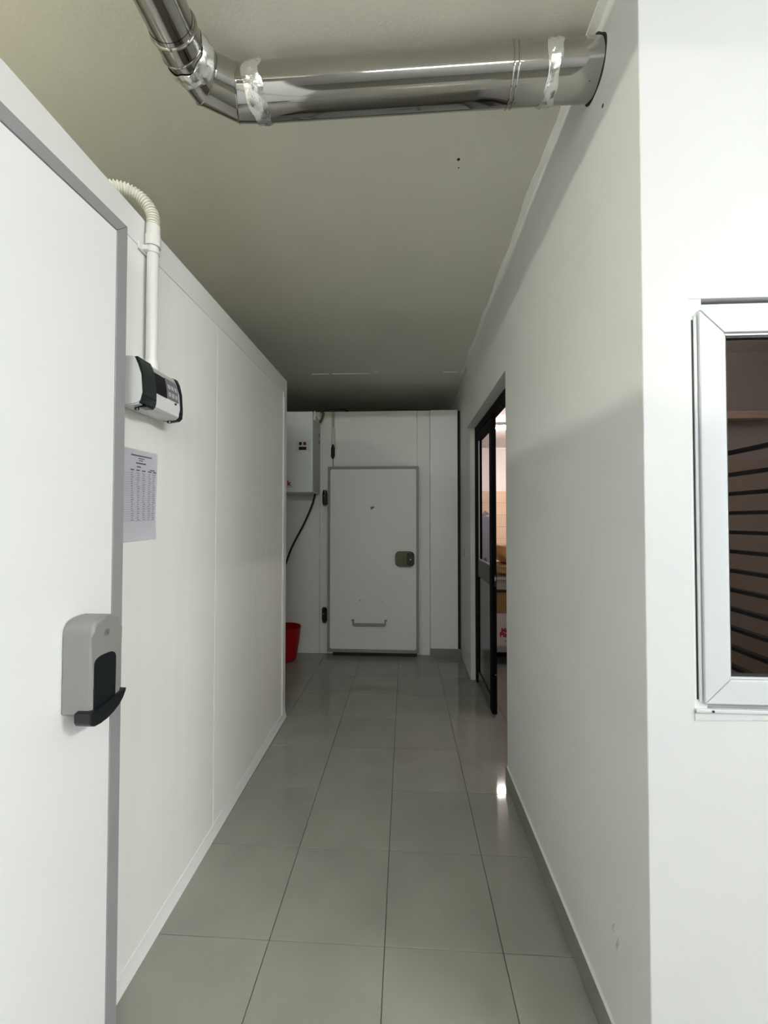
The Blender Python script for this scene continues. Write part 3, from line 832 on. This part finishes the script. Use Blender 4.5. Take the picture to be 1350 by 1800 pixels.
boxobj('rocker_switch', (-1.060, -1.030, UY0-0.008, UY0-0.002, 2.272, 2.305), M['red_switch'], ringp, bev=0.002)['label'] = 'red rocker switch'
boxobj('readout', (-1.108, -1.028, UY0-0.006, UY0-0.002, 2.222, 2.256), M['lens'], ringp, bev=0.002)
text('lettering', 'k', 0.072, M['red_ink'], ru, (-1.228, UY0-0.001, 1.853), (PI/2, 0, 0), bold=0.003)
boxobj('lettering_underline', (-1.26, -1.172, UY0-0.0015, UY0+0.001, 1.838, 1.842), M['red_ink'], ru)
bm = new(); add_tube(bm, [(-0.955, 4.18, UZ1-0.085), (-0.950, 4.19, UZ1-0.02), (-0.956, 4.20, UZ1+0.005)], 0.012, 10)
obj('hook_bracket', bm, M['trim'], ru)
bm = new(); add_tube(bm, [(-0.945, 4.42, UZ1-0.05), (-0.925, 4.45, UZ1+0.0), (-0.915, 4.47, UZ1+0.06)], 0.014, 10)
obj('gas_valve', bm, M['brass'], ru)
bm = new(); add_tube(bm, [(-0.94, 4.45, UZ1+0.06), (-0.88, 4.47, 2.728), (-0.80, 4.50, 2.742), (-0.70, 4.55, 2.755), (-0.66, 4.60, 2.745)], 0.006, 8)
obj('loose_wire', bm, M['black_plastic'], ru)
def bez(pts, n=10):
    out = []
    P = [Vector(p) for p in pts]; P = [P[0]]+P+[P[-1]]
    for i in range(1, len(P)-2):
        for k in range(n):
            t = k/n
            out.append(0.5*((2*P[i])+(-P[i-1]+P[i+1])*t+(2*P[i-1]-5*P[i]+4*P[i+1]-P[i+2])*t*t+(-P[i-1]+3*P[i]-3*P[i+1]+P[i+2])*t**3))
    out.append(P[-2]); return out
bm = new(); add_tube(bm, bez([(-0.99, 4.40, UZ0+0.005), (-1.03, 4.42, 1.66), (-1.13, 4.46, 1.45), (-1.26, 4.50, 1.22), (-1.32, 4.51, 1.08), (-1.38, 4.51, 0.90), (-1.42, 4.50, 0.80)]), 0.0105, 10)
obj('power_cable', bm, M['rubber'], ru)

rb = thing('bin', 'red plastic bin on the floor below the refrigeration unit', 'bin', (-1.285, 4.30, 0))
prof = [(0.0, 0.004), (0.100, 0.004), (0.112, 0.010), (0.122, 0.04), (0.150, 0.22), (0.160, 0.335), (0.163, 0.350), (0.160, 0.353), (0.156, 0.348), (0.146, 0.22), (0.118, 0.045), (0.10, 0.018), (0.0, 0.018)]
bm = new(); add_lathe(bm, prof, (-1.285, 4.30, 0.0)); bmesh.ops.remove_doubles(bm, verts=bm.verts[:], dist=1e-5)
obj('bucket', bm, M['red_plastic'], rb, smooth=45)
bm = new(); add_lathe(bm, [(0.1605, 0.344), (0.1645, 0.345), (0.1650, 0.353), (0.1630, 0.3565), (0.1595, 0.353), (0.1605, 0.344)], (-1.285, 4.30, 0.0))
obj('rim', bm, M['red_plastic'], rb, smooth=60)

bc = thing('door_heater_cable', 'beige conduit with a loose black connector above the far cold room door', 'conduit', (-0.815, Y_B-0.015, 2.3))
bm = new(); add_box(bm, -0.829, -0.802, Y_B-0.014, Y_B-0.0005, 2.535, 2.718, bev=0.003); obj('cable_duct', bm, M['beige'], bc)
bm = new(); add_box(bm, -0.834, -0.792, Y_B-0.024, Y_B-0.0005, 2.315, 2.536, bev=0.006); obj('junction_sleeve', bm, mat('cream_pvc', (0.60, 0.59, 0.50), 0.4), bc)
for x0, x1, z0, z1 in ((-0.850, -0.838, 2.205, 2.295), (-0.784, -0.770, 2.205, 2.295), (-0.784, -0.770, 2.305, 2.385)):
    boxobj('terminal_clip', (x0, x1, Y_B-0.026, Y_B-0.0005, z0, z1), M['cove'], bc, bev=0.003)
bm = new(); add_tube(bm, [(-0.814, Y_B-0.024, 2.345), (-0.814, Y_B-0.026, 2.30), (-0.814, Y_B-0.026, 2.22), (-0.814, Y_B-0.022, 2.185)], [0.008, 0.021, 0.021, 0.010], 12); obj('connector', bm, M['rubber'], bc)
bm = new(); add_tube(bm, [(-0.814, Y_B-0.022, 2.19), (-0.815, Y_B-0.012, 2.13), (-0.814, Y_B-0.006, 2.089)], 0.0035, 8); obj('lead', bm, M['keypad'], bc)

# ------------------------------------------------------------------ kitchen beyond the doorway
tb = thing('prep_table', 'stainless steel kitchen table with a lower shelf beyond the doorway', 'table', (1.5, 4.6, 0))
bm = new(); add_box(bm, 0.735, 2.30, 4.20, 4.92, 0.882, 0.912, bev=0.003); obj('tabletop', bm, M['stainless'], tb)
bm = new(); add_box(bm, 0.76, 2.28, 4.212, 4.23, 0.785, 0.8815); add_box(bm, 0.76, 2.28, 4.89, 4.908, 0.785, 0.8815); obj('apron', bm, M['apron'], tb)
bm = new(); add_box(bm, 0.745, 2.29, 4.205, 4.905, 0.150, 0.206, bev=0.003); obj('lower_shelf', bm, M['shelf'], tb)
for x in (0.745, 2.245):
    for y in (4.212, 4.85):
        bm = new(); add_box(bm, x, x+0.045, y, y+0.045, 0.0, 0.882, bev=0.003); obj('leg', bm, M['stainless'], tb)

bm = new(); add_box(bm, 0.75, 2.285, 4.55, 4.57, 0.0, 0.1495); obj('shade_panel', bm, M['cavity'], tb)  # added dark sheet that keeps the space under the shelf in shade
bx = thing('pizza_carton', 'white printed carton on the lower shelf of the kitchen table', 'carton', (1.12, 4.42, 0.206))
bm = new(); add_box(bm, 0.93, 1.33, 4.235, 4.62, 0.2065, 0.534, bev=0.003); obj('carton_body', bm, M['carton_white'], bx)
text('lettering', 'Mo', 0.062, M['red_ink'], bx, (0.981, 4.2345, 0.343), (PI/2, 0, 0), bold=0.0035)
text('lettering', 'Piz', 0.062, M['red_ink'], bx, (0.966, 4.2345, 0.300), (PI/2, 0, 0), bold=0.0035)
bm = new(); add_tube(bm, [(1.025, 4.2352, 0.256), (1.025, 4.234, 0.256)], 0.012, 10); obj('printed_mark', bm, mat('pale_print', (0.40, 0.32, 0.33), 0.7), bx)
bx2 = thing('brown_carton', 'brown cardboard box on top of the white printed carton', 'carton', (1.12, 4.43, 0.534))
bm = new(); add_box(bm, 0.92, 1.34, 4.24, 4.63, 0.5345, 0.752, bev=0.003); obj('carton_body', bm, M['carton'], bx2)
bm = new(); add_box(bm, 1.10, 1.15, 4.2385, 4.6, 0.66, 0.7525); obj('parcel_tape', bm, mat('parcel_tape', (0.38, 0.24, 0.10), 0.3), bx2)

def lumpy(name, m, parent, c, s, seed, squash=0.35):
    rnd = random.Random(seed)
    bm = new(); bmesh.ops.create_icosphere(bm, subdivisions=4, radius=1.0)
    ph = [rnd.uniform(0, 6) for _ in range(8)]
    for v in bm.verts:
        x, y, z = v.co
        def sq(t, p): return math.copysign(abs(t)**p, t)
        f = 1 + 0.035*math.sin(5*x+ph[0]+3*z) + 0.03*math.sin(6*y+ph[1]) + 0.025*math.sin(9*z+4*x+ph[2]) + 0.012*math.sin(19*x+13*z+ph[3])
        v.co = Vector((c[0]+s[0]*sq(x, .55)*f, c[1]+s[1]*sq(y, .55)*f, min(c[2]+s[2], max(c[2]-s[2], c[2]+s[2]*sq(z, squash+.25)*f))))
    return obj(name, bm, m, parent, smooth=80)
s1 = thing('flour_sack', 'tan paper sack lying on top of another sack on the kitchen table', 'sack', (1.20, 4.50, 1.07))
lumpy('sack_body', M['sack'], s1, (1.222, 4.50, 1.142), (0.268, 0.20, 0.107), 5)
bm = new(); add_box(bm, 1.465, 1.495, 4.36, 4.64, 1.13, 1.20, bev=0.01); obj('sewn_end', bm, M['sack'], s1)
s2 = thing('flour_sack', 'darker brown paper sack lying flat directly on the kitchen table', 'sack', (1.22, 4.50, 0.912))
lumpy('sack_body', M['sack_dark'], s2, (1.228, 4.50, 0.973), (0.275, 0.22, 0.059), 8)
bm = new(); add_box(bm, 1.485, 1.515, 4.34, 4.66, 0.955, 1.02, bev=0.01); obj('sewn_end', bm, M['sack_dark'], s2)

wbn = thing('wrapped_bundle', 'white plastic wrapped bundle standing on the table behind the door glass', 'bundle', (0.845, 4.45, 0.912))
lumpy('wrapping', M['film'], wbn, (0.842, 4.45, 1.225), (0.068, 0.10, 0.312), 11, squash=0.2)
bm = new(); add_tube(bm, [(0.85, 4.44, 1.53), (0.87, 4.43, 1.575), (0.90, 4.42, 1.56)], [0.035, 0.028, 0.006], 10); obj('twisted_top', bm, M['film'], wbn)
bm = new(); add_prism(bm, [(0.843+0.016*math.cos(t*PI/8), 1.075+0.026*math.sin(t*PI/8)) for t in range(16)], 'y', 4.345, 4.338); obj('grey_sticker', bm, M['grey_edge'], wbn)

def batten(name, label, loc, half, axis, m, ntube=1, bw=0.03, group=None):
    """Fluorescent batten: body, end caps and lit tube(s); the tube is the light."""
    x, y, z = loc
    t = thing(name, label, 'lamp', (x, y, z), group)
    def B(u0, u1, v0, v1, z0, z1):
        return (x+u0, x+u1, y+v0, y+v1, z+z0, z+z1) if axis == 'x' else (x+v0, x+v1, y+u0, y+u1, z+z0, z+z1)
    boxobj('lamp_body', B(-half, half, -bw, bw, -0.03, 0.0), M['lamp_body'], t, bev=0.004)
    for sgn in (-1, 1):
        boxobj('end_cap', B(sgn*half-0.012, sgn*half+0.012, -0.03, 0.03, -0.075, -0.0301), M['lamp_body'], t, bev=0.003)
    for k in range(ntube):
        v = (k-(ntube-1)/2)*0.04
        bm = new()
        a = (-half+0.013, v); b = (half-0.013, v)
        P = lambda q: (x+q[0], y+q[1], z-0.056) if axis == 'x' else (x+q[1], y+q[0], z-0.056)
        add_tube(bm, [P(a), P(b)], 0.013, 14); obj('tube', bm, m, t)
    return t
batten('ceiling_lamp', 'lit fluorescent batten across the kitchen ceiling beyond the doorway', (2.0, 7.05, Z_K-0.002), 0.62, 'x', M['tube_kitchen'], 2, bw=0.13)
batten('ceiling_lamp', 'fluorescent batten on the kitchen ceiling near the doorway', (1.9, 2.9, Z_K-0.002), 0.60, 'y', M['tube_near'])
batten('ceiling_lamp', 'fluorescent batten on the ceiling above the near cold room', (-1.82, -0.5, Z_C-0.001), 0.60, 'y', M['tube_left'])
batten('ceiling_lamp', 'fluorescent batten on the hall ceiling nearest the window wall', (3.0, -0.60, Z_C-0.001), 0.60, 'y', M['tube_hall'], 2)
batten('ceiling_lamp', 'fluorescent batten on the hall ceiling near the rear wall', (2.6, -1.95, Z_C-0.001), 0.60, 'y', M['tube_rear'], 2)
batten('ceiling_lamp', 'fluorescent batten on the hall ceiling in line with the corridor', (0.25, -1.9, Z_C-0.001), 0.60, 'x', M['tube_axis'], 1)

# ------------------------------------------------------------------ behind the window
tr = thing('tray_trolley', 'dark metal tray trolley with many side rails behind the window glass', 'trolley', (1.42, 1.40, 0))
TXA, TXB, TYA, TYB = 1.200, 1.640, 1.20, 1.645
for x in (TXA, TXB-0.03):
    for y in (TYA, TYB-0.03):
        boxobj('post', (x, x+0.03, y, y+0.03, 0.12, 1.765), M['dark_rail'], tr, bev=0.002)
for x in (TXA+.001, TXB-0.031):
    boxobj('frame_bar', (x, x+0.028, TYA+0.031, TYB-0.031, 0.12, 0.15), M['dark_rail'], tr, bev=0.002)
for y, z in ((TYA+.001, 0.12), (TYB-0.031, 0.12), (TYA+.001, 1.72)):
    boxobj('frame_bar', (TXA+0.031, TXB-0.031, y, y+0.028, z, z+0.03), M['dark_rail'], tr, bev=0.002)
railbm = new(); add_box(railbm, 0, 0.030, TYA+.0305, TYB-.0305, -0.0065, 0.0065, bev=0.001, seg=1)
r0 = None
for k in range(22):
    z = 1.743 if k == 0 else 1.660 - 0.0713*(k-1)
    for x in (TXA+.0005, TXB-0.0305):
        if r0 is None:
            r0 = obj('tray_rail', railbm, M['dark_rail'], tr, smooth=0)
            r0.location = Vector((x, 0, z))
        else:
            c_ = r0.copy(); COL.objects.link(c_); c_.parent = tr; c_.location = Vector((x, 0, z))
for x in (TXA+.015, TXB-.015):
    for y in (TYA+.015, TYB-.015):
        bm = new(); add_tube(bm, [(x-0.012, y, 0.05), (x+0.012, y, 0.05)], 0.05, 16); add_box(bm, x-0.016, x+0.016, y-0.012, y+0.012, 0.05, 0.1195)
        obj('caster', bm, M['rubber'], tr)
ws = thing('wall_shelf', 'pale wooden shelf board on the dim wall behind the window', 'shelf', (3.5, 4.05, 2.5))
boxobj('board', (2.75, KX-0.05, 4.0, 4.107, 2.463, 2.535), M['wood'], ws, bev=0.003)
for x in (2.9, 3.9):
    boxobj('bracket', (x, x+0.03, 4.03, 4.107, 2.36, 2.4625), M['dark_rail'], ws, bev=0.002)
